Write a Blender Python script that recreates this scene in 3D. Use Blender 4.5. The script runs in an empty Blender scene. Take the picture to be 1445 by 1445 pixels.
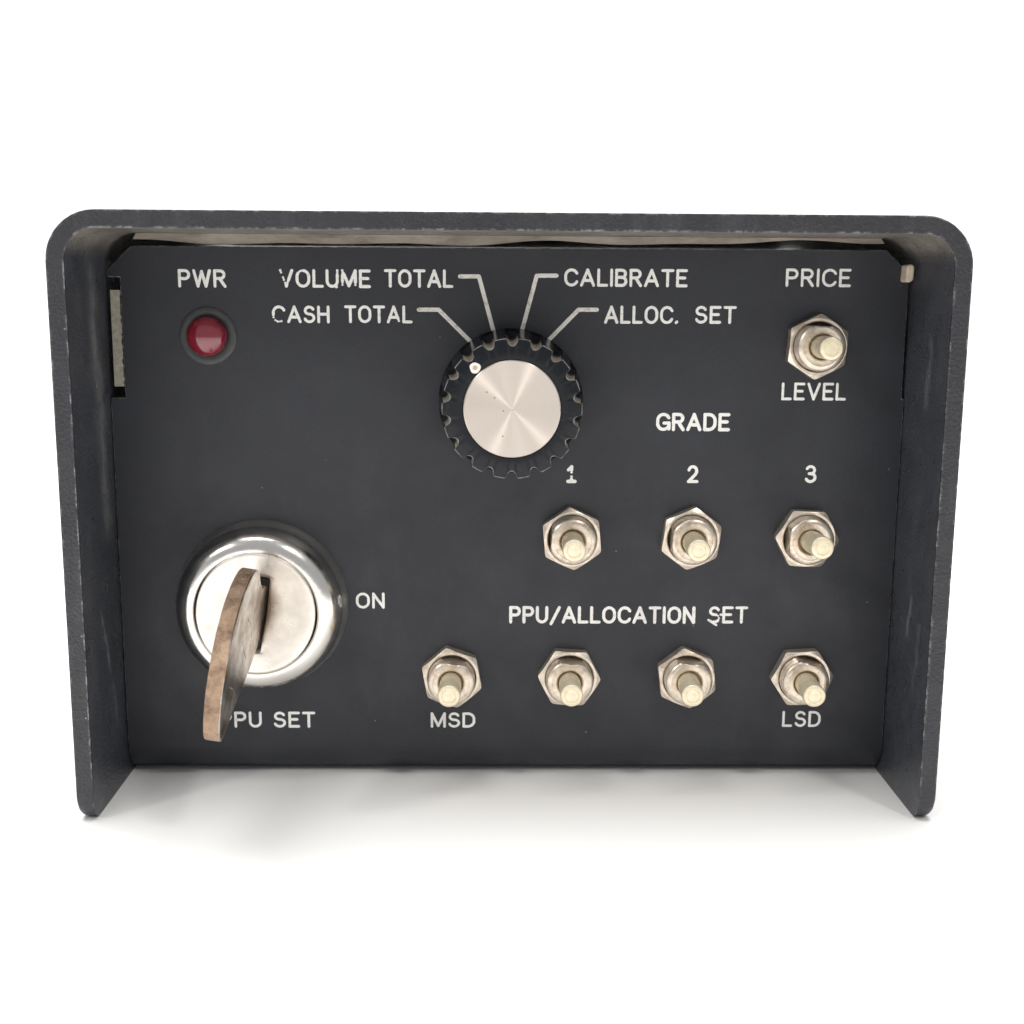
import bpy, bmesh, math, random
from mathutils import Matrix, Vector
random.seed(7)
sc = bpy.context.scene
col = sc.collection
U = 0.001                                   # everything below is written in millimetres
R = math.radians

# ------------------------------------------------------------------ camera
cam = bpy.data.cameras.new('camera'); camo = bpy.data.objects.new('camera', cam); col.objects.link(camo)
pit, yaw, rol = 0.18084, 0.01646, -0.00693
Ry = Matrix(((math.cos(yaw), -math.sin(yaw), 0), (math.sin(yaw), math.cos(yaw), 0), (0, 0, 1)))
Rp = Matrix(((1, 0, 0), (0, math.cos(pit), -math.sin(pit)), (0, math.sin(pit), math.cos(pit))))
Rr = Matrix(((math.cos(rol), 0, -math.sin(rol)), (0, 1, 0), (math.sin(rol), 0, math.cos(rol))))
Mw = Rr @ Rp @ Ry                           # rows: right, forward, up
rt, fw, up = Mw[0], Mw[1], Mw[2]
camo.matrix_world = Matrix(((rt[0], up[0], -fw[0], -2.514*U), (rt[1], up[1], -fw[1], -166.37*U),
                            (rt[2], up[2], -fw[2], 74.63*U), (0, 0, 0, 1)))
cam.sensor_width = 36; cam.lens = 1782/1445*36
cam.clip_start = 0.005; cam.clip_end = 20
cam.dof.use_dof = True; cam.dof.focus_distance = 0.178; cam.dof.aperture_fstop = 48
sc.camera = camo
sc.render.resolution_x = sc.render.resolution_y = 1024

# ------------------------------------------------------------------ world and lamps
w = bpy.data.worlds.new('World'); sc.world = w; w.use_nodes = True
bg = w.node_tree.nodes['Background']
bg.inputs[0].default_value = (0.95, 0.975, 1.0, 1); bg.inputs[1].default_value = 0.45

def area(name, loc, target, size, power, colr, sy=None):
    l = bpy.data.lights.new(name, 'AREA'); l.energy = power; l.color = colr
    l.shape = 'RECTANGLE'; l.size = size; l.size_y = sy or size
    o = bpy.data.objects.new(name, l); col.objects.link(o)
    o.location = Vector(loc)*U
    o.rotation_euler = (Vector(target)-Vector(loc)).to_track_quat('-Z', 'Y').to_euler()
    return o
area('softbox_overhead', (-50, 112, 620), (0, 0, 0), 0.62, 9.0, (1, 0.99, 0.975))
area('lamp_right', (330, -480, 700), (0, 0, 50), 0.09, 1.3, (1, 0.97, 0.92))
area('lamp_left', (-560, -480, 530), (0, 0, 50), 0.09, 1.3, (1, 0.97, 0.92))

vs = sc.view_settings
vs.view_transform = 'Standard'; vs.look = 'None'; vs.exposure = 0.0; vs.gamma = 1; vs.use_curve_mapping = False
sc.render.engine = 'CYCLES'

# ------------------------------------------------------------------ material helpers
class NT:
    def __init__(s, name):
        s.m = bpy.data.materials.new(name); s.m.use_nodes = True
        s.t = s.m.node_tree; s.b = s.t.nodes['Principled BSDF']; s.out = s.t.nodes['Material Output']
        s.co = s.n('ShaderNodeTexCoord')
        mp = s.n('ShaderNodeMapping'); mp.inputs['Scale'].default_value = (1000, 1000, 1000)
        s.l(s.co.outputs['Object'], mp.inputs[0]); s.mm = mp.outputs[0]        # object space in mm
    def n(s, k): return s.t.nodes.new(k)
    def l(s, a, b): s.t.links.new(a, b)
    def scaled(s, v):
        mp = s.n('ShaderNodeMapping'); mp.inputs['Scale'].default_value = v; s.l(s.mm, mp.inputs[0]); return mp.outputs[0]
    def noise(s, scale, detail=3, rough=.55, vec=None):
        x = s.n('ShaderNodeTexNoise'); x.inputs['Scale'].default_value = scale; x.inputs['Detail'].default_value = detail
        x.inputs['Roughness'].default_value = rough; s.l(vec or s.mm, x.inputs['Vector']); return x.outputs[0]
    def voro(s, scale, vec=None):
        x = s.n('ShaderNodeTexVoronoi'); x.inputs['Scale'].default_value = scale; s.l(vec or s.mm, x.inputs['Vector']); return x
    def ramp(s, fac, stops):
        x = s.n('ShaderNodeValToRGB'); e = x.color_ramp.elements
        while len(e) < len(stops): e.new(.5)
        for k, (p, c) in zip(e, stops):
            k.position = p; k.color = (c, c, c, 1) if isinstance(c, (int, float)) else (*c, 1)
        s.l(fac, x.inputs[0]); return x.outputs[0]
    def math(s, op, a, b=None):
        x = s.n('ShaderNodeMath'); x.operation = op
        for i, v in enumerate((a, b)):
            if v is None: continue
            if isinstance(v, (int, float)): x.inputs[i].default_value = v
            else: s.l(v, x.inputs[i])
        return x.outputs[0]
    def mix(s, fac, a, b):
        x = s.n('ShaderNodeMix'); x.data_type = 'RGBA'
        for sock, v in ((x.inputs[0], fac), (x.inputs[6], a), (x.inputs[7], b)):
            if isinstance(v, tuple): sock.default_value = (*v, 1)
            elif isinstance(v, (int, float)): sock.default_value = v
            else: s.l(v, sock)
        return x.outputs[2]
    def bump(s, h, dist, strength=1.0, nrm=None):
        x = s.n('ShaderNodeBump'); x.inputs['Strength'].default_value = strength; x.inputs['Distance'].default_value = dist*U
        s.l(h, x.inputs['Height'])
        if nrm: s.l(nrm, x.inputs['Normal'])
        return x.outputs[0]
    def set(s, **k):
        names = {'base': 'Base Color', 'rough': 'Roughness', 'metal': 'Metallic', 'nrm': 'Normal', 'spec': 'Specular IOR Level',
                 'coat': 'Coat Weight', 'coatr': 'Coat Roughness', 'aniso': 'Anisotropic', 'tan': 'Tangent', 'trans': 'Transmission Weight', 'ior': 'IOR'}
        for a, v in k.items():
            i = s.b.inputs[names[a]]
            if isinstance(v, tuple): i.default_value = (*v, 1)
            elif isinstance(v, (int, float)): i.default_value = v
            else: s.l(v, i)
        return s.m
    def specks(s, scale, r, keep):          # sparse dust specks: small discs in a few voronoi cells
        v = s.voro(scale)
        near = s.math('LESS_THAN', v.outputs['Distance'], r)
        sep = s.n('ShaderNodeSeparateColor'); s.l(v.outputs['Color'], sep.inputs[0])
        return s.math('MULTIPLY', near, s.math('GREATER_THAN', sep.outputs[0], 1-keep))
    def edge(s, rad, lo, hi):               # worn convex edges
        bv = s.n('ShaderNodeBevel'); bv.samples = 4; bv.inputs['Radius'].default_value = rad*U
        g = s.n('ShaderNodeNewGeometry'); d = s.n('ShaderNodeVectorMath'); d.operation = 'DOT_PRODUCT'
        s.l(bv.outputs[0], d.inputs[0]); s.l(g.outputs['Normal'], d.inputs[1])
        return s.ramp(s.math('SUBTRACT', 1.0, d.outputs['Value']), [(lo, 0), (hi, 1)])

M = {}
def build_materials():
    s = NT('panel_paint')                                     # satin black paint
    mott = s.ramp(s.noise(.06, 4), [(.3, (.019, .0204, .0262)), (.7, (.0275, .0290, .0365))])
    sp = s.math('MAXIMUM', s.specks(.16, .022, .30), s.specks(.5, .045, .07))
    c = s.mix(s.math('MULTIPLY', sp, .55), mott, (.55, .53, .5))
    smear = s.ramp(s.noise(.05, 6, .65, s.scaled((1, .35, 1))), [(.56, 0), (.75, .5)])
    c = s.mix(s.math('MULTIPLY', smear, .10), c, (.3, .28, .25))
    grn = s.ramp(s.noise(2.2, 3, .6), [(.3, .72), (.7, 1.0)])
    c = s.mix(s.math('SUBTRACT', 1.0, grn), c, (.010, .011, .014))
    r = s.ramp(s.noise(.09, 7, .65), [(.32, .38), (.7, .60)])
    nb = s.bump(s.noise(4, 3), .03, .7)
    M['panel'] = s.set(base=c, rough=r, nrm=nb, spec=.44)

    s = NT('panel_edge')
    M['panel_edge'] = s.set(base=s.ramp(s.noise(.9, 7, .75), [(.44, (.035, .035, .04)), (.62, (.30, .29, .27))]), rough=.4)

    s = NT('cover_paint')
    mott = s.ramp(s.noise(.15, 5), [(.3, (.0175, .0178, .0225)), (.7, (.0255, .0255, .0315))])
    dust = s.ramp(s.noise(.10, 8, .7, s.scaled((1.3, 1.3, .35))), [(.52, 0), (.72, 1)])
    c = s.mix(s.math('MULTIPLY', dust, .10), mott, (.30, .30, .32))
    c = s.mix(s.math('MULTIPLY', s.specks(.5, .06, .10), .5), c, (.5, .5, .5))
    sx = s.n('ShaderNodeSeparateXYZ'); s.l(s.mm, sx.inputs[0])
    wob = s.math('SUBTRACT', s.noise(.12, 5, .6), .5)
    def streak(side, ya, za, yb, zb, wd, amt):          # pale streaks on the inner walls
        t = s.math('DIVIDE', s.math('SUBTRACT', sx.outputs[2], za), zb-za)
        yc = s.math('ADD', s.math('MULTIPLY', t, yb-ya), ya)
        dd = s.math('ABSOLUTE', s.math('ADD', s.math('SUBTRACT', sx.outputs[1], yc), s.math('MULTIPLY', wob, 5.0)))
        mk = s.ramp(s.math('DIVIDE', dd, wd), [(.05, 1), (1, 0)])
        en = s.math('MULTIPLY', s.ramp(t, [(0, 0), (.12, 1)]), s.ramp(t, [(.88, 1), (1, 0)]))
        sd = s.math('GREATER_THAN' if side > 0 else 'LESS_THAN', sx.outputs[0], side*57.0)
        return s.math('MULTIPLY', s.math('MULTIPLY', s.math('MULTIPLY', mk, en), sd), amt)
    marks = [streak(-1, 13.0, 36, 11.0, 79, 2.8, .42), streak(-1, 11.5, 18, 7.0, 29, .9, .40), streak(-1, 12.5, 9, 11.5, 17, 1.1, .22),
             streak(1, 8.0, 57, 7.0, 68, 1.3, .30), streak(1, 9.5, 24, 8.5, 31, .8, .42), streak(1, 5.5, 17, 5.0, 28, .6, .26)]
    tot = marks[0]
    ax = s.math('ABSOLUTE', sx.outputs[0])
    inner = s.math('MULTIPLY', s.math('LESS_THAN', ax, 57.75), s.math('GREATER_THAN', ax, 57.5))
    c = s.mix(s.math('MULTIPLY', s.math('MULTIPLY', inner, s.math('GREATER_THAN', sx.outputs[1], .35)), s.ramp(s.noise(.2, 5), [(.3, .08), (.7, .15)])), c, (.24, .27, .32))
    for q in marks[1:]: tot = s.math('ADD', tot, q)
    tot = s.math('MULTIPLY', tot, s.ramp(s.noise(.5, 7, .7), [(.33, .25), (.62, 1)]))
    c = s.mix(tot, c, (.34, .34, .34))
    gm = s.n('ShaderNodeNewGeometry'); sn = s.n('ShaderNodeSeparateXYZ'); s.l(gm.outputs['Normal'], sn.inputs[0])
    under = s.ramp(s.math('MULTIPLY', sn.outputs[2], -1.0), [(.15, 0), (.75, 1)])      # floor bounce light painted as beige on the underside of the top
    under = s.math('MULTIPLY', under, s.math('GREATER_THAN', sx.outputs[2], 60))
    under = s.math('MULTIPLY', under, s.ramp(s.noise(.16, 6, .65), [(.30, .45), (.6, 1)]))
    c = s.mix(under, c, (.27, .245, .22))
    ed = s.edge(.75, .0, .30)
    wear = s.math('MULTIPLY', s.ramp(s.math('ADD', s.math('MULTIPLY', ed, .31), s.noise(.8, 9, .8, s.scaled((1, 1, .7)))), [(.80, 0), (.87, 1)]), s.math('GREATER_THAN', ed, .04))
    c = s.mix(s.math('MULTIPLY', wear, .9), c, (.52, .51, .51))
    h1 = s.noise(2.2, 4, .6); h0 = s.noise(.12, 2)
    nb = s.bump(h1, .24, .85); nb = s.bump(h0, 1.2, .35, nb)
    r = s.ramp(s.noise(.4, 5), [(.3, .25), (.7, .40)])
    M['cover'] = s.set(base=c, rough=r, nrm=nb, metal=s.math('MULTIPLY', wear, .5))

    s = NT('chrome')
    nb = s.bump(s.noise(.35, 3), .10, .35)
    sm = s.ramp(s.noise(.5, 6, .7), [(.40, .17), (.75, .28)])
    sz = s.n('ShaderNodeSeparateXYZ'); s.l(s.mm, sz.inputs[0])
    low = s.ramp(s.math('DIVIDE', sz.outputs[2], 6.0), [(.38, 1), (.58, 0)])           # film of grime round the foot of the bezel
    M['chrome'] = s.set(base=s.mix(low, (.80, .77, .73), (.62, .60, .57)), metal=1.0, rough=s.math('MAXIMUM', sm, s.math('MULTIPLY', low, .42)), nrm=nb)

    s = NT('satin_plug')
    nb = s.bump(s.noise(.25, 3), .15, .35)
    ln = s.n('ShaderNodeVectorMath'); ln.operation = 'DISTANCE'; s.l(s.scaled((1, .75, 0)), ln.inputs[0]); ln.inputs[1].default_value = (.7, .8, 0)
    tint = s.ramp(s.math('ADD', s.math('MULTIPLY', ln.outputs['Value'], .25), s.math('MULTIPLY', s.noise(.7, 5), .3)), [(.55, .75), (.95, 0)])  # darker brown patch beside the keyway
    c = s.mix(tint, s.ramp(s.noise(.25, 6, .65), [(.35, (.72, .68, .63)), (.65, (.88, .84, .78))]), (.22, .17, .13))
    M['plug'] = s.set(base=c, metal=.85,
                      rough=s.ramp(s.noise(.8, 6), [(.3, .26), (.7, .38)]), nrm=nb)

    s = NT('nickel')
    oi = s.n('ShaderNodeObjectInfo'); va = s.n('ShaderNodeVectorMath'); va.operation = 'ADD'; s.l(s.mm, va.inputs[0])
    sh = s.n('ShaderNodeVectorMath'); sh.operation = 'SCALE'; sh.inputs[0].default_value = (61, 37, 83); s.l(oi.outputs['Random'], sh.inputs['Scale']); s.l(sh.outputs[0], va.inputs[1])
    s.mm = va.outputs[0]
    lo = s.mix(oi.outputs['Random'], (.50, .39, .30), (.64, .54, .45))
    st = s.mix(s.ramp(s.noise(.75, 7, .72), [(.34, 0), (.56, 1)]), lo, (.80, .71, .60))
    nb = s.bump(s.noise(1.2, 4), .03, .5)
    M['nickel'] = s.set(base=st, metal=.8, rough=s.ramp(s.noise(1.6, 5), [(.3, .28), (.7, .42)]), nrm=nb)

    s = NT('lever_nickel')
    st = s.ramp(s.noise(.8, 5, .7), [(.3, (.74, .64, .46)), (.65, (.90, .81, .61))])
    M['lever'] = s.set(base=st, metal=.45, rough=s.ramp(s.noise(1.4, 5), [(.3, .34), (.7, .46)]))

    s = NT('spun_aluminium')
    tg = s.n('ShaderNodeTangent'); tg.direction_type = 'RADIAL'; tg.axis = 'Z'
    ln = s.n('ShaderNodeVectorMath'); ln.operation = 'LENGTH'
    flat = s.scaled((1, 1, 0)); s.l(flat, ln.inputs[0])
    cb = s.n('ShaderNodeCombineXYZ'); s.l(ln.outputs['Value'], cb.inputs[0])
    rings = s.noise(9, 4, .7, cb.outputs[0])
    pits = s.specks(.9, .12, .16)
    c = s.mix(s.math('MULTIPLY', pits, .7), s.ramp(rings, [(.3, (.70, .615, .55)), (.7, (.80, .72, .65))]), (.25, .18, .12))
    M['spun'] = s.set(base=c, metal=1.0, rough=.40, aniso=.97, tan=tg.outputs[0], nrm=s.bump(rings, .006, .4))
    s.b.inputs['Anisotropic Rotation'].default_value = .25

    s = NT('bakelite')
    dust = s.ramp(s.noise(1.1, 8, .75), [(.55, 0), (.75, 1)])
    c = s.mix(s.math('MULTIPLY', dust, .06), (.009, .010, .013), (.3, .27, .23))
    c = s.mix(s.math('MULTIPLY', s.specks(.8, .07, .12), .6), c, (.5, .5, .5))
    M['bakelite'] = s.set(base=c, rough=s.ramp(dust, [(0, .20), (1, .45)]), nrm=s.bump(s.noise(1.5, 4), .03, .4), spec=.28)
    s = NT('flute_lit_dust')
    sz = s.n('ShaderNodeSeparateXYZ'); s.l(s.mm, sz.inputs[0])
    mk = s.ramp(s.math('ADD', s.math('DIVIDE', sz.outputs[2], 12.0), s.math('MULTIPLY', s.math('SUBTRACT', s.noise(.8, 5), .5), .3)), [(.40, 0), (.70, 1)])  # dusty flutes, with front light and rear shade painted into the colour
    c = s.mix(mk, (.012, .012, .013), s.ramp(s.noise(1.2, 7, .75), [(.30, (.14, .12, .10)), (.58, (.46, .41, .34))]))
    M['tint'] = s.set(base=c, rough=.7, nrm=s.bump(s.noise(3, 4), .06, .6))
    s = NT('rim_highlight')  # edge highlight round the knob face, painted in broken pale grey
    M['rim'] = s.set(base=s.ramp(s.noise(1.0, 6, .7), [(.35, (.02, .02, .022)), (.62, (.30, .29, .28))]), rough=.35)

    s = NT('white_fill')
    c = s.ramp(s.noise(1.6, 6, .7), [(.30, (.62, .59, .55)), (.46, (.88, .865, .83))])
    M['white'] = s.set(base=c, rough=.6)

    s = NT('line_fill')
    c = s.ramp(s.noise(.9, 7, .75), [(.34, (.38, .34, .29)), (.50, (.78, .75, .70))])
    M['line'] = s.set(base=c, rough=.6)

    s = NT('dot_fill')
    ln = s.n('ShaderNodeVectorMath'); ln.operation = 'LENGTH'; s.l(s.mm, ln.inputs[0])
    wob = s.math('ADD', ln.outputs['Value'], s.math('MULTIPLY', s.noise(1.4, 4), .25))
    M['dot'] = s.set(base=s.ramp(wob, [(.40, (.55, .40, .26)), (.52, (.85, .83, .78))]), rough=.5)

    s = NT('red_lens')
    M['lens'] = s.set(base=(.21, .008, .024), rough=.10, coat=1.0, coatr=.02, spec=.6)
    s.b.inputs['Subsurface Weight'].default_value = .25
    s.b.inputs['Subsurface Radius'].default_value = (1, .15, .15); s.b.inputs['Subsurface Scale'].default_value = .0012

    s = NT('black_plastic')
    M['plastic'] = s.set(base=s.ramp(s.noise(1, 5), [(.3, (.040, .042, .043)), (.7, (.058, .059, .058))]), rough=.45, nrm=s.bump(s.noise(4, 3), .02, .4))

    s = NT('dark_slot')
    M['dark'] = s.set(base=(.012, .011, .010), rough=.6)

    s = NT('beige_foam')
    c = s.ramp(s.noise(1.5, 8, .75), [(.3, (.22, .20, .16)), (.6, (.40, .37, .30))])
    M['foam'] = s.set(base=c, rough=.9, nrm=s.bump(s.noise(3, 5), .15, .7))

    s = NT('clip_plastic'); M['tab'] = s.set(base=s.ramp(s.noise(1, 5), [(.3, (.62, .50, .38)), (.7, (.80, .68, .54))]), rough=.5)

    s = NT('gasket_tape')
    c = s.ramp(s.noise(.5, 6, .7, s.scaled((.3, 1, 1))), [(.3, (.16, .135, .11)), (.65, (.36, .315, .265))])
    M['tape'] = s.set(base=c, rough=.5)

    s = NT('key_brass')
    c = s.ramp(s.noise(.45, 7, .7), [(.30, (.19, .122, .086)), (.58, (.50, .355, .25))])
    nb = s.bump(s.noise(1.3, 6, .7, s.scaled((1, .8, 1))), .6, 1.0)
    M['brass'] = s.set(base=c, metal=1.0, rough=s.ramp(s.noise(1.5, 5), [(.3, .30), (.7, .5)]), nrm=nb)

    s = NT('key_plating')
    c = s.ramp(s.noise(.22, 7, .7), [(.42, (.34, .24, .165)), (.58, (.70, .66, .61))])
    M['plate'] = s.set(base=c, metal=1.0, rough=.32, nrm=s.bump(s.noise(.8, 4), .05, .4))

    s = NT('white_surface')
    c = s.ramp(s.noise(.01, 4), [(.3, (.88, .87, .855)), (.7, (.91, .905, .895))])
    M['sweep'] = s.set(base=c, rough=.65, nrm=s.bump(s.noise(1.2, 5), .03, .3))
build_materials()

# ------------------------------------------------------------------ mesh helpers
def obj(name, bm, mats, parent=None, label=None, cat=None, kind=None, smooth=None, loc=None, rot=None):
    bmesh.ops.scale(bm, vec=(U, U, U), verts=bm.verts)
    bmesh.ops.recalc_face_normals(bm, faces=bm.faces)
    me = bpy.data.meshes.new(name); bm.to_mesh(me); bm.free()
    if not isinstance(mats, (list, tuple)): mats = [mats]
    for m in mats: me.materials.append(m)
    o = bpy.data.objects.new(name, me); col.objects.link(o)
    if parent: o.parent = parent
    if loc: o.location = Vector(loc)*U
    if rot: o.rotation_euler = rot
    if label: o['label'] = label
    if cat: o['category'] = cat
    if kind: o['kind'] = kind
    if smooth is not None:
        for p in me.polygons: p.use_smooth = True
        me.set_sharp_from_angle(angle=R(smooth))
    return o
def bevel(o, wd, seg=2, ang=35):
    b = o.modifiers.new('bevel', 'BEVEL'); b.width = wd*U; b.segments = seg; b.limit_method = 'ANGLE'; b.angle_limit = R(ang)
    b.harden_normals = False
def lathe(prof, seg=64, fr=None, bm=None, close=True):
    """profile [(r,h)], revolved round local Z; fr(r,h,angle)->r reshapes the radius"""
    bm = bm or bmesh.new(); rings = []
    for r, h in prof:
        if r < 1e-6: rings.append([bm.verts.new((0, 0, h))]); continue
        ring = []
        for i in range(seg):
            a = 2*math.pi*i/seg; rr = fr(r, h, a) if fr else r
            ring.append(bm.verts.new((rr*math.cos(a), rr*math.sin(a), h)))
        rings.append(ring)
    for A, B in zip(rings, rings[1:]):
        for i in range(seg):
            j = (i+1) % seg
            if len(A) == 1 and len(B) == 1: continue
            if len(A) == 1: bm.faces.new((A[0], B[i], B[j]))
            elif len(B) == 1: bm.faces.new((A[i], A[j], B[0]))
            else: bm.faces.new((A[i], A[j], B[j], B[i]))
    return bm
def prism(pts, h0, h1, bm=None):
    """closed polygon in local XY, extruded h0..h1 in Z"""
    bm = bm or bmesh.new()
    a = [bm.verts.new((x, y, h0)) for x, y in pts]; b = [bm.verts.new((x, y, h1)) for x, y in pts]
    bm.faces.new(a[::-1]); bm.faces.new(b)
    n = len(pts)
    for i in range(n):
        j = (i+1) % n; bm.faces.new((a[i], a[j], b[j], b[i]))
    return bm
def arcp(cx, cy, rx, ry, a0, a1, n=14):
    return [(cx+rx*math.cos(R(a0+(a1-a0)*i/n)), cy+ry*math.sin(R(a0+(a1-a0)*i/n))) for i in range(n+1)]

# ------------------------------------------------------------------ setting: a white sweep
def make_sweep():
    bm = bmesh.new(); prof = [(-900, 0), (-300, 0), (-100, 0), (60, 0), (200, 0), (420, 0)]
    prof += [(420+250*math.sin(R(a)), 250-250*math.cos(R(a))) for a in range(6, 91, 6)] + [(670, 700), (670, 1100)]
    rows = [[bm.verts.new((x, y, z)) for x in (-1200, -400, 0, 400, 1200)] for y, z in prof]
    for A, B in zip(rows, rows[1:]):
        for i in range(4): bm.faces.new((A[i], A[i+1], B[i+1], B[i]))
    o = obj('table_surface', bm, M['sweep'], kind='structure', smooth=60)
    o['label'] = 'seamless white table surface curving up into the backdrop'
make_sweep()

# ------------------------------------------------------------------ the control box
HW, T, H, D = 60.0, 2.32, 83.33, 16.82      # half width, sheet thickness, height, panel set-back
DEEP = 92.0
box = bpy.data.objects.new('control_box', None); col.objects.link(box); box.empty_display_size = .02
box['label'] = 'black metal fuel pump control box with white lettering, knob, lock and toggle switches'
box['category'] = 'control box'
FR = (R(90), 0, 0)                           # panel frame: local x right, local y up, local z out of the panel

def make_cover():
    Ro, Ri, rf = 6.6, 4.2, 2.8
    outer = [(-HW+.95, None), (-HW+.42, .16), (-HW+.10, .55), (-HW, 1.1)] + [(-HW, 30.), (-HW, 55.)] + [(-HW+Ro-Ro*math.cos(R(a)), H-Ro+Ro*math.sin(R(a))) for a in range(0, 91, 9)]
    outer += [(-20., H), (20., H)] + [(-x, z) for x, z in outer[::-1]]
    hi, ti = HW-T, H-T
    inner = [(-hi, None), (-hi, .16), (-hi, .55), (-hi, 1.1)] + [(-hi, 30.), (-hi, 55.)] + [(-hi+Ri-Ri*math.cos(R(a)), ti-Ri+Ri*math.sin(R(a))) for a in range(0, 91, 9)]
    inner += [(-20., ti), (20., ti)] + [(-x, z) for x, z in inner[::-1]]
    ring = outer + inner[::-1]
    bm = bmesh.new(); secs = []
    ys = [rf*(1-math.cos(R(a))) for a in range(0, 91, 10)] + [40., DEEP]
    for y in ys:
        zb = rf-math.sqrt(max(0, rf*rf-(rf-y)**2)) if y < rf else 0.0
        secs.append([bm.verts.new((x, y, zb if z is None else (z+zb if z < 2 else z))) for x, z in ring])
    n = len(ring); m = len(outer)
    for A, B in zip(secs, secs[1:]):
        for i in range(n):
            j = (i+1) % n; bm.faces.new((A[i], A[j], B[j], B[i]))
    for S, flip in ((secs[0], 0), (secs[-1], 1)):          # front and rear rims as quad strips
        o_, i_ = S[:m], S[m:][::-1]
        for k in range(m-1):
            bm.faces.new((o_[k], o_[k+1], i_[k+1], i_[k]))
    o = obj('cover', bm, M['cover'], box, smooth=40, label='black U-shaped sheet metal cover with worn rounded edges')
    bevel(o, .28, 3, 40)
    return o
make_cover()

def make_rear():
    bm = prism([(-57.4, .5), (57.4, .5), (57.4, 76), (53, 80.6), (-53, 80.6), (-57.4, 76)], -86, -88)
    obj('rear_panel', bm, M['cover'], box, rot=FR)
make_rear()

def make_panel():
    e = 57.55
    pts = [(-e, 5.0), (e, 5.0), (e, 58.1), (57.2, 58.1), (57.2, 76.0), (53.8, 79.35), (-53.7, 79.2), (-57.2, 75.8), (-57.2, 74.8),
           (-55.45, 74.8), (-55.45, 57.7), (-e, 57.7)]
    bm = prism(pts, -1.6, 0)
    bm.faces.remove([f for f in bm.faces if all(abs(v.co.y-5.0) < 1e-4 for v in f.verts)][0])
    # folded lower lip, rolling back under the box
    prof = [(0.0, 5.0)] + [(-4.8+4.8*math.cos(R(a)), 5.0-4.8*math.sin(R(a))) for a in range(6, 91, 6)] + [(-60, .2), (-60, 1.7), (-4.8, 1.7), (-1.6, 5.0)]
    L = [[bm.verts.new((x, z, h)) for h, z in prof] for x in (-e, e)]
    for k in range(len(prof)-1): bm.faces.new((L[0][k], L[0][k+1], L[1][k+1], L[1][k]))
    for S in L: bm.faces.new(S)
    bmesh.ops.remove_doubles(bm, verts=bm.verts, dist=1e-3)
    o = obj('front_panel', bm, [M['panel'], M['panel_edge']], box, smooth=30, loc=(0, D, 0), rot=FR, label='recessed black front panel with white engraved legends')
    bv = o.modifiers.new('bevel', 'BEVEL'); bv.width = .11*U; bv.segments = 2; bv.limit_method = 'ANGLE'; bv.angle_limit = R(50); bv.material = 1
    return o
panel = make_panel()

# foam, gasket and clip that show round the edge of the panel
def ragged(x0, x1, z0, z1, amp, n=46):
    return [(x0, z0), (x0, z1)] + [(x1+random.uniform(-amp, amp)*(1 if 0 < i < n else 0), z1+(z0-z1)*i/n) for i in range(n+1)]
obj('foam_strip', prism(ragged(-56.95, -55.55, 59.3, 73.0, .16), -1.3, -.15), M['foam'], box, loc=(0, D, 0), rot=FR, label='beige foam strip in the slot at the left panel edge')
c = obj('clip_tab', prism([(55.95, 74.9), (56.05, 77.2), (56.7, 77.4), (57.15, 77.1), (57.1, 75.2), (56.6, 74.8)], -.6, 2.4), M['tab'], box, loc=(0, D, 0), rot=FR, label='small beige tab at the upper right panel corner')
bevel(c, .25, 2)
def make_gasket():
    top = 80.97; xs = [-53.5+i*1.0 for i in range(108)]
    def low(x):
        k = min(1, max(0, (x+53)/12))
        return 79.80-.25*(1-k)+.42*math.sin(x*.155+.6)*math.sin(x*.051+1.1)+.16*math.sin(x*.33)+(.75*min(1, (x-10)/30) if x > 10 else 0)
    pts = [(x, low(x)) for x in xs]+[(53, top), (-53, top)]
    obj('gasket', prism(pts, -1.4, -.5), M['tape'], box, loc=(0, D, 0), rot=FR, label='wavy beige gasket edge above the front panel')
make_gasket()

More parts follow.
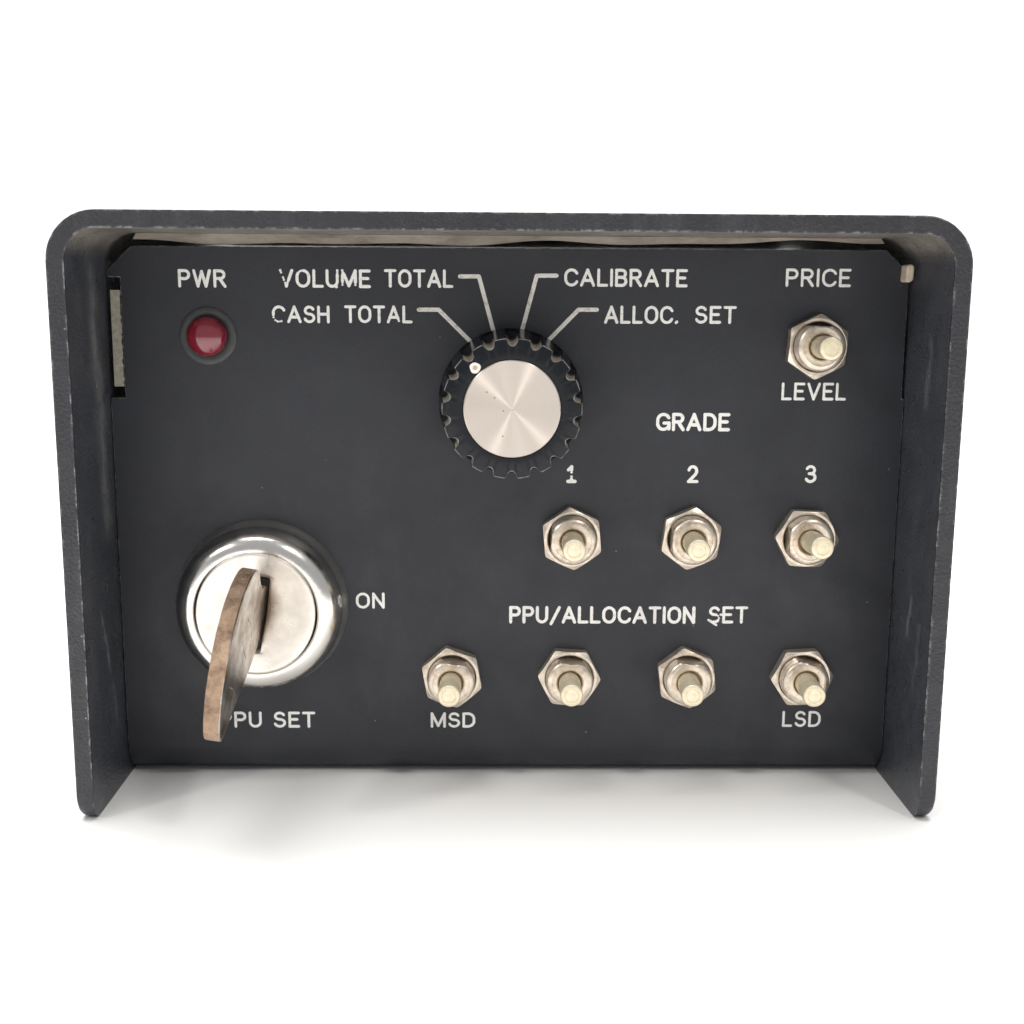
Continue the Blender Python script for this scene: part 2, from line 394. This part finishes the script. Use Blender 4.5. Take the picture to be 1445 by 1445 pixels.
# ------------------------------------------------------------------ engraved legends (single-stroke gothic letters)
def glyphs():
    g = {}
    A = arcp
    g['A'] = (.82, [[(0, 0), (.41, 1)], [(.41, 1), (.82, 0)], [(.13, .31), (.69, .31)]])
    g['B'] = (.64, [[(0, 0), (0, 1)], [(0, 1), (.36, 1)]+A(.36, .765, .24, .235, 90, -90)+[(0, .53)], [(0, .53), (.38, .53)]+A(.38, .265, .26, .265, 90, -90)+[(0, 0)]])
    g['C'] = (.74, [A(.40, .60, .40, .40, 28, 180)+A(.40, .40, .40, .40, 180, 332)])
    g['D'] = (.70, [[(0, 0), (0, 1)], [(0, 1), (.28, 1)]+A(.28, .58, .42, .42, 90, 0)+A(.28, .42, .42, .42, 0, -90)+[(0, 0)]])
    g['E'] = (.58, [[(0, 0), (0, 1)], [(0, 1), (.58, 1)], [(0, .52), (.48, .52)], [(0, 0), (.58, 0)]])
    g['G'] = (.76, [A(.40, .60, .40, .40, 28, 180)+A(.40, .40, .40, .40, 180, 350), [(.78, .42), (.46, .42)], [(.78, .42), (.78, .05)]])
    g['H'] = (.68, [[(0, 0), (0, 1)], [(.68, 0), (.68, 1)], [(0, .52), (.68, .52)]])
    g['I'] = (.0, [[(0, 0), (0, 1)]])
    g['L'] = (.54, [[(0, 1), (0, 0)], [(0, 0), (.54, 0)]])
    g['M'] = (.86, [[(0, 0), (0, 1)], [(0, 1), (.43, .05)], [(.43, .05), (.86, 1)], [(.86, 1), (.86, 0)]])
    g['N'] = (.68, [[(0, 0), (0, 1)], [(0, 1), (.68, 0)], [(.68, 0), (.68, 1)]])
    g['O'] = (.78, [A(.39, .60, .39, .40, 0, 180, 20)+A(.39, .40, .39, .40, 180, 360, 20)+[(.78, .60)]])
    g['P'] = (.62, [[(0, 0), (0, 1)], [(0, 1), (.36, 1)]+A(.36, .74, .26, .26, 90, -90)+[(0, .48)]])
    g['R'] = (.66, [[(0, 0), (0, 1)], [(0, 1), (.36, 1)]+A(.36, .75, .26, .25, 90, -90)+[(0, .50)], [(.32, .50), (.66, 0)]])
    g['S'] = (.64, [A(.32, .75, .29, .25, 25, 180)+A(.32, .75, .29, .23, 190, 255, 6)+A(.32, .27, .32, .25, 75, 0, 8)+A(.32, .27, .32, .27, -6, -160)])
    g['T'] = (.68, [[(0, 1), (.68, 1)], [(.34, 1), (.34, 0)]])
    g['U'] = (.68, [[(0, 1), (0, .34)]+A(.34, .34, .34, .34, 180, 360)+[(.68, 1)]])
    g['V'] = (.76, [[(0, 1), (.38, 0)], [(.38, 0), (.76, 1)]])
    g['W'] = (1.04, [[(0, 1), (.26, 0)], [(.26, 0), (.52, .95)], [(.52, .95), (.78, 0)], [(.78, 0), (1.04, 1)]])
    g['/'] = (.52, [[(-.02, -.12), (.56, 1.0)]])
    g['.'] = (.04, [[(0, 0), (.04, .04)]])
    g['1'] = (.44, [[(.02, .80), (.22, 1)], [(.22, 1), (.22, 0)], [(0, 0), (.44, 0)]])
    g['2'] = (.58, [A(.29, .71, .27, .29, 165, -20)+[(.48, .48), (.02, 0)], [(.02, 0), (.58, 0)]])
    g['3'] = (.58, [A(.28, .76, .25, .24, 155, -70)+[(.20, .53)], [(.20, .53), (.34, .52)]+A(.29, .27, .29, .27, 60, -155)])
    return g
GL = glyphs()
def stroke(bm, pts, wd, crown=.035, holes=(), ragg=.06, z0=-.01):
    """a filled engraved stroke: a slightly crowned ribbon with round ends, broken where the paint has gone"""
    P = []
    for (a, b) in zip(pts, pts[1:]):
        L = math.dist(a, b); n = max(1, int(L/.10))
        P += [(a[0]+(b[0]-a[0])*i/n, a[1]+(b[1]-a[1])*i/n) for i in range(n)]
    P.append(pts[-1])
    runs = [[]]
    for p in P:
        if any((p[0]-x)**2+(p[1]-y)**2 < r*r for x, y, r in holes):
            if runs[-1]: runs.append([])
        else: runs[-1].append(p)
    for Q in runs:
        if len(Q) < 2: continue
        Lf, Ct, Rt = [], [], []
        hw = wd/2
        def tang(i):
            a = Q[max(0, i-1)]; b = Q[min(len(Q)-1, i+1)]; d = math.dist(a, b) or 1e-6
            return (b[0]-a[0])/d, (b[1]-a[1])/d
        rows = []
        t0 = tang(0); t1 = tang(len(Q)-1)
        for a in (80, 55, 30):
            rows.append((Q[0][0]-t0[0]*hw*math.sin(R(a)), Q[0][1]-t0[1]*hw*math.sin(R(a)), t0, hw*math.cos(R(a)), crown*math.cos(R(a))))
        for i, p in enumerate(Q):
            k = 1+random.uniform(-ragg, ragg)
            for x, y, r in holes: k *= min(1, .35+max(0, math.dist(p, (x, y))-r)/.45)
            rows.append((p[0], p[1], tang(i), hw*k, crown))
        for a in (30, 55, 80):
            rows.append((Q[-1][0]+t1[0]*hw*math.sin(R(a)), Q[-1][1]+t1[1]*hw*math.sin(R(a)), t1, hw*math.cos(R(a)), crown*math.cos(R(a))))
        vr = []
        for x, y, t, h, c in rows:
            nx, ny = -t[1], t[0]
            vr.append([bm.verts.new((x+nx*h, y+ny*h, z0)), bm.verts.new((x+nx*h*.6, y+ny*h*.6, z0+c*.85)),
                       bm.verts.new((x-nx*h*.6, y-ny*h*.6, z0+c*.85)), bm.verts.new((x-nx*h, y-ny*h, z0))])
        for a, b in zip(vr, vr[1:]):
            for q in range(3): bm.faces.new((a[q], a[q+1], b[q+1], b[q]))
def legend(text, x0, z0, x1, z1, holes=(), wd=.15, extra=(), words=None):
    """text fitted between stroke centres; holes are (x, y, r) in mm on the panel"""
    h = z1-z0; wd *= 1.24; sw = wd*h; h -= sw; x0 += sw/2; x1 -= sw/2; z0 += sw/2
    gap, sp = .34, .62
    nat = 0; pos = []
    for i, ch in enumerate(text):
        if ch == ' ': nat += sp; continue
        pos.append((ch, nat)); nat += GL[ch][0]+gap
    nat -= gap
    bm = bmesh.new(); kx = (x1-x0)/nat if nat else h
    if len(text) == 1: kx = (x1-x0)/GL[text][0]
    for ch, p in pos:
        for k, s in enumerate(GL[ch][1]):
            stroke(bm, [(x0+(p+x)*kx, z0+y*h) for x, y in s], sw, holes=holes, z0=-.012+.002*k)
    for s in extra: stroke(bm, s, sw*.8)
    obj('lettering', bm, M['white'], panel, smooth=50, label='white engraved lettering reading '+text)
legend('PWR', -47.24, 73.40, -40.34, 76.03)
legend('VOLUME', -32.92, 73.48, -19.83, 76.15, holes=[(-32.58, 75.25, .40), (-32.02, 74.40, .24), (-29.9, 76.0, .22), (-24.2, 75.7, .25), (-23.6, 73.9, .30), (-22.1, 73.6, .42)],
       extra=[[(-24.75, 73.62), (-24.70, 73.66)]])
legend('TOTAL', -17.98, 73.58, -8.08, 76.23)
legend('CASH', -34.06, 68.48, -25.76, 71.03, holes=[(-33.85, 69.05, .34), (-32.60, 69.10, .30), (-33.2, 68.65, .12)])
legend('TOTAL', -23.72, 68.54, -13.92, 71.11, holes=[(-15.9, 68.7, .20)])
legend('CALIBRATE', 7.69, 73.90, 25.41, 76.51)
legend('ALLOC.', 13.51, 68.68, 24.25, 71.31)
legend('SET', 26.57, 68.76, 32.61, 71.36)
legend('PRICE', 39.43, 74.07, 48.87, 76.72, wd=.14)
legend('LEVEL', 39.55, 57.81, 49.05, 60.44, wd=.14, holes=[(47.3, 58.6, .12)])
legend('GRADE', 21.38, 53.21, 32.28, 55.96, wd=.165)
legend('1', 8.42, 45.45, 9.98, 48.19, wd=.17, holes=[(9.2, 46.75, .35)])
legend('2', 26.14, 45.53, 27.92, 48.28, wd=.16)
legend('3', 43.52, 45.61, 45.36, 48.36, wd=.15)
legend('ON', -22.73, 26.36, -18.37, 28.87, wd=.15)
legend('PPU SET', -43.6, 7.68, -29.09, 10.29, wd=.15)
legend('MSD', -11.67, 7.72, -4.83, 10.21, wd=.15)
legend('LSD', 41.92, 7.90, 47.88, 10.51, wd=.14)
legend('PPU/ALLOCATION', .14, 24.12, 28.16, 26.88, wd=.16)
legend('SET', 30.07, 24.20, 36.05, 26.91, wd=.15, holes=[(30.3, 24.9, .38), (31.7, 25.25, .25)],
       extra=[[(30.15, 24.75), (31.3, 24.0)], [(31.95, 25.6), (32.15, 25.58)]])

def leader(pts, wd=.70):
    bm = bmesh.new(); stroke(bm, pts, wd, crown=.03, ragg=.03)
    obj('position_line', bm, M['line'], panel, smooth=50)
leader([(-7.1, 75.24), (-4.45, 75.26), (-2.35, 67.6), (-2.0, 66.4)])
leader([(-13.0, 70.52), (-10.2, 70.53), (-5.2, 65.6), (-4.2, 64.6)])
leader([(6.6, 75.44), (3.8, 75.42), (1.95, 68.4), (1.5, 66.8)])
leader([(12.45, 70.68), (9.85, 70.66), (5.5, 66.2), (4.0, 64.7)])

# ------------------------------------------------------------------ selector knob
def make_knob():
    KX, KZ = .22, 57.52
    Rb, Rf, Hk = 10.45, 9.58, 12.0
    def fr(r, h, a):
        pitch = R(20); o = ((a-R(90)+pitch/2) % pitch)-pitch/2
        arc = abs(o)*Rf; wv = .80
        if r < Rf*.85 or h < .9: return r
        flat = r*math.cos(pitch/2)/math.cos(pitch/2-abs(o)) if False else r
        if arc < wv: return flat-1.02*math.sqrt(1-(arc/wv)**2)*min(1, (h-.6)/1.0)
        return flat
    prof = [(0, .15), (Rb-.2, .15), (Rb, .4)]
    for k in range(9):
        h = 1.0+(Hk-.18-1.0)*k/8; prof.append((Rb+(Rf-Rb)*h/Hk, h))
    prof += [(Rf-.03, Hk-.05), (Rf-.12, Hk), (7.2, Hk), (6.75, Hk-.02), (6.68, Hk-.45), (0, Hk-.45)]
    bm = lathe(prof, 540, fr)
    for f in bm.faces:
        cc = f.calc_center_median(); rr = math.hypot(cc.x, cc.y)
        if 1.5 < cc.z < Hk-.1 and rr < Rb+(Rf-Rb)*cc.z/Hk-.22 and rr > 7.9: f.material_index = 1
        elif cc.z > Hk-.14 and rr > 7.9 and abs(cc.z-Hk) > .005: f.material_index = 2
    o = obj('selector_knob', bm, [M['bakelite'], M['tint'], M['rim']], box, smooth=35, loc=(KX, D, KZ), rot=FR, label='black fluted selector knob with spun metal cap')
    cap = lathe([(6.62, Hk-.44), (6.62, Hk+.02), (6.50, Hk+.12), (.22, Hk+.10), (.14, Hk+.04), (0, Hk+.02)], 128)
    obj('metal_cap', cap, M['spun'], o, smooth=30, label='round spun metal cap of the knob')
    d = obj('pointer_dot', lathe([(.74, -.05), (.74, .03), (.62, .09), (.3, .05), (0, .05)], 28, lambda r, h, a: r*(1+.05*math.sin(3*a+.5)+.03*math.sin(5*a))), M['dot'], o, smooth=50, loc=(-5.03, 5.56, Hk), label='white pointer dot on the knob rim')
make_knob()

# ------------------------------------------------------------------ pilot light
def make_led():
    o = obj('pilot_light', lathe([(4.1, -.1), (4.1, .12), (3.95, .24), (3.45, .27), (3.15, .22), (2.95, .16), (2.90, -.1)], 64), M['plastic'], box, smooth=40,
            loc=(-43.24, D, 66.6), rot=FR, label='red pilot lamp in a black round holder')
    prof = [(2.84, -.05), (2.84, 1.1)]+[(2.84*math.cos(R(a)), 1.1+1.75*math.sin(R(a))) for a in range(8, 90, 8)]+[(0, 2.85)]
    obj('lens', lathe(prof, 64), M['lens'], o, smooth=60, label='domed red plastic lens')
make_led()

# ------------------------------------------------------------------ toggle switches
def make_toggle(x, z, hexa, flat_ang, length, lean, number_label):
    fl = 3.05 if flat_ang > 120 else 2.92
    fx, fz = math.cos(R(flat_ang)), math.sin(R(flat_ang))
    # bushing: threaded, flat milled down one side
    prof = [(3.5, -.5), (3.5, 1.4)]
    h = 1.5
    while h < 3.6: prof += [(3.52, h), (3.38, h+.16)]; h += .32
    prof += [(3.36, 3.78), (3.18, 3.95), (2.86, 4.08), (2.72, 4.10), (2.70, 3.98), (2.55, 3.96), (2.05, 3.98), (1.86, 3.85), (1.80, 3.0), (1.2, 2.4), (0, 2.4)]
    bm = lathe(prof, 72)
    for v in bm.verts:
        if v.co.z < .2: continue
        dd = v.co.x*fx+v.co.y*fz
        if dd > fl: v.co.x -= fx*(dd-fl); v.co.y -= fz*(dd-fl)
    o = obj('toggle_switch', bm, M['nickel'], box, smooth=28, loc=(x, D, z), rot=FR, label=number_label)
    # hex nut with chamfered corners
    a = 4.12; seg = 96
    def rh(t):
        q = ((t-R(hexa)) % R(60))-R(30); return min(a/math.cos(q), 4.68)
    bm = bmesh.new(); hn = 1.85; L = []
    for i in range(seg):
        t = R(hexa)+2*math.pi*i/seg; r = rh(t); c_, s_ = math.cos(t), math.sin(t)
        he = hn-max(0, r-a*1.0)*.62-.03
        L.append([bm.verts.new((c_*q, s_*q, hh)) for q, hh in ((r, 0.0), (r, he), (a*.985, hn), (3.72, hn), (3.56, hn-.16), (3.56, .05))])
    for i in range(seg):
        A, B = L[i], L[(i+1) % seg]
        for k in range(5): bm.faces.new((A[k], A[k+1], B[k+1], B[k]))
    nt = obj('hex_nut', bm, M['nickel'], o, smooth=18, loc=(random.uniform(-.06, .06), random.uniform(-.06, .06), .02))
    # bat lever
    q = length
    lv = lathe([(1.50, 2.5), (1.58, 4.2), (1.64, q-.25), (1.55, q-.07), (1.42, q), (1.06, q+.01), (1.0, q-.07), (.94, q-.07), (.88, q+.01), (0, q+.03)], 48)
    obj('lever', lv, M['lever'], o, smooth=40, rot=(R(lean[1]), R(lean[0]), 0))
S8 = [(44.19, 65.72, 26.4, 88, 9.4, (-.6, -.5), 'toggle switch between the PRICE and LEVEL legends'),
      (9.29, 37.43, 35.1, 176, 10, (-1, 0), 'toggle switch under the number 1'),
      (26.90, 37.49, 22.9, 178, 10, (-1.2, 0), 'toggle switch under the number 2'),
      (43.99, 37.56, 58, 178, 10, (.8, -2.2), 'toggle switch under the number 3'),
      (-8.42, 16.05, 40.2, 83, 10, (-.6, 0), 'toggle switch above the MSD legend'),
      (9.19, 16.09, 57, 86, 10, (-.6, -.5), 'second toggle switch from the left in the bottom row'),
      (26.95, 16.12, 37, 86, 10, (-2.6, -.4), 'third toggle switch from the left in the bottom row'),
      (44.35, 16.15, 3, 76, 10, (-1.5, 0), 'toggle switch above the LSD legend')]
for a in S8: make_toggle(*a)

# ------------------------------------------------------------------ key switch
LX, LZ = -36.57, 27.1
TILT = -9.1
def make_lock():
    prof = [(12.75, -.1), (12.75, .35), (12.45, 1.1)]
    for a in range(0, 91, 9): prof.append((9.3+2.95*math.cos(R(a)), 1.9+3.9*math.sin(R(a))))
    prof += [(9.05, 5.79), (8.93, 5.72), (8.88, 5.5), (8.86, 4.9)]
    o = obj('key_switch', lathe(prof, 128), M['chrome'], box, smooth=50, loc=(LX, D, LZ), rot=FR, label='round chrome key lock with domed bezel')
    # plug with a recessed keyway cut through its face
    Rp_, hp = 9.02, 5.95
    seg = 96
    slot = []
    kw, k0, k1 = 1.28, -5.4, 5.2
    n = 12
    for i in range(n): slot.append((kw, k0+(k1-k0)*i/n))
    for i in range(4): slot.append((kw-2*kw*i/4, k1))
    for i in range(n): slot.append((-kw, k1+(k0-k1)*i/n))
    for i in range(4): slot.append((-kw+2*kw*i/4, k0))
    ns = len(slot)
    bm = bmesh.new()
    so = [bm.verts.new((x, y, hp-.32)) for x, y in slot]; sd = [bm.verts.new((x, y, hp-3.5)) for x, y in slot]
    loops = []
    for r, h in ((3.2, None), (5.6, hp-.20), (7.6, hp-.08), (8.55, hp), (8.86, hp-.03), (Rp_, hp-.14), (Rp_, hp-1.5)):
        ring = []
        for (x, y) in slot:
            ang = math.atan2(y*.75, x)
            if h is None:
                rr = (max(abs(x), .01)**2+y*y)**.5
                f = 1+1.1/rr; ring.append(bm.verts.new((x*f if abs(x) > .1 else x, y*f, hp-.28)))
            else: ring.append(bm.verts.new((r*math.cos(ang), r*math.sin(ang), h)))
        loops.append(ring)
    chain = [sd, so]+loops
    for A, B in zip(chain, chain[1:]):
        for i in range(ns):
            j = (i+1) % ns; bm.faces.new((A[i], A[j], B[j], B[i]))
    f = bm.faces.new(sd)
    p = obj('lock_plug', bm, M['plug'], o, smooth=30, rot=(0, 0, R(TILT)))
    sub = p.modifiers.new('round', 'SUBSURF'); sub.levels = sub.render_levels = 2
    kd = prism([(-kw+.05, k0+.05), (kw-.05, k0+.05), (kw-.05, k1-.05), (-kw+.05, k1-.05)], hp-3.2, hp-1.1)
    obj('keyway', kd, M['dark'], o, rot=(0, 0, R(TILT)), label='dark keyway slot of the lock')
make_lock()

# ------------------------------------------------------------------ the key in the lock: a thing of its own
def make_key():
    key = bpy.data.objects.new('key', None); col.objects.link(key); key.empty_display_size = .01
    key['label'] = 'worn brass key with a round bow standing in the chrome lock'; key['category'] = 'key'
    key.location = Vector((LX, D, LZ))*U; key.rotation_euler = (R(90), R(-TILT), 0)
    # outline in the key's own plane: (s along the slot, h out of the panel)
    th = 1.08
    def slab(pts, name, label=None):
        """pts (s,h): a plate of thickness 2*th across local x, edge in brass, faces plated"""
        bm = bmesh.new()
        A = [bm.verts.new((-th, s, h)) for s, h in pts]; B = [bm.verts.new((th, s, h)) for s, h in pts]
        n = len(pts)
        fa = bm.faces.new(A); fb = bm.faces.new(B)
        for i in range(n):
            j = (i+1) % n; f = bm.faces.new((A[i], A[j], B[j], B[i])); f.material_index = 1; f.smooth = True
        o = obj(name, bm, [M['plate'], M['brass']], key, label=label)
        bevel(o, .26, 3, 50)
        return o
    cp = [(-4.6, 6.4), (-5.1, 8.0), (-6.0, 10.0), (-7.6, 15.0), (-9.2, 20.6), (-10.5, 24.2), (-11.25, 26.2), (-11.2, 27.7), (-10.3, 29.1), (-8.7, 30.2), (-6.4, 31.1), (-3, 31.6), (1, 30.9),
          (4, 29.4), (6.6, 27.0), (8.5, 23.5), (9.4, 19.6), (9.3, 16.6), (8.3, 14.0), (6.6, 12.0), (5.1, 9.6), (4.6, 8.0), (4.6, 6.4)]
    pts = [cp[0]]
    for i in range(len(cp)-1):                # catmull-rom through the outline
        p0, p1, p2, p3 = cp[max(0, i-1)], cp[i], cp[i+1], cp[min(len(cp)-1, i+2)]
        for k in (1, 2, 3, 4):
            t = k/4
            pts.append(tuple(.5*(2*p1[q]+(p2[q]-p0[q])*t+(2*p0[q]-5*p1[q]+4*p2[q]-p3[q])*t*t+(3*p1[q]-p0[q]-3*p2[q]+p3[q])*t**3) for q in (0, 1)))
    slab(pts, 'bow', 'flat round key bow with brown worn edge')
    slab([(-4.0, 3.2), (4.0, 3.2), (4.0, 6.38), (-4.0, 6.38)], 'blade')
    # stamped marks and a worn groove on the bow face
    bm = bmesh.new()
    for P in ([(-3.5, 16), (-1.5, 19), (.5, 21)], [(-6, 19), (-4, 22.5), (-3.2, 25)], [(-7.5, 21), (-5.2, 24), (-4, 27)], [(-1, 14), (1.5, 16), (3, 19)], [(-8, 15), (-6, 17), (-5, 20)]):
        stroke(bm, P, .28, crown=.03, z0=-.012)
    for v in bm.verts: v.co = Vector((th+v.co.z, v.co.x, v.co.y))
    obj('stamped_mark', bm, M['brass'], key, smooth=50)
make_key()
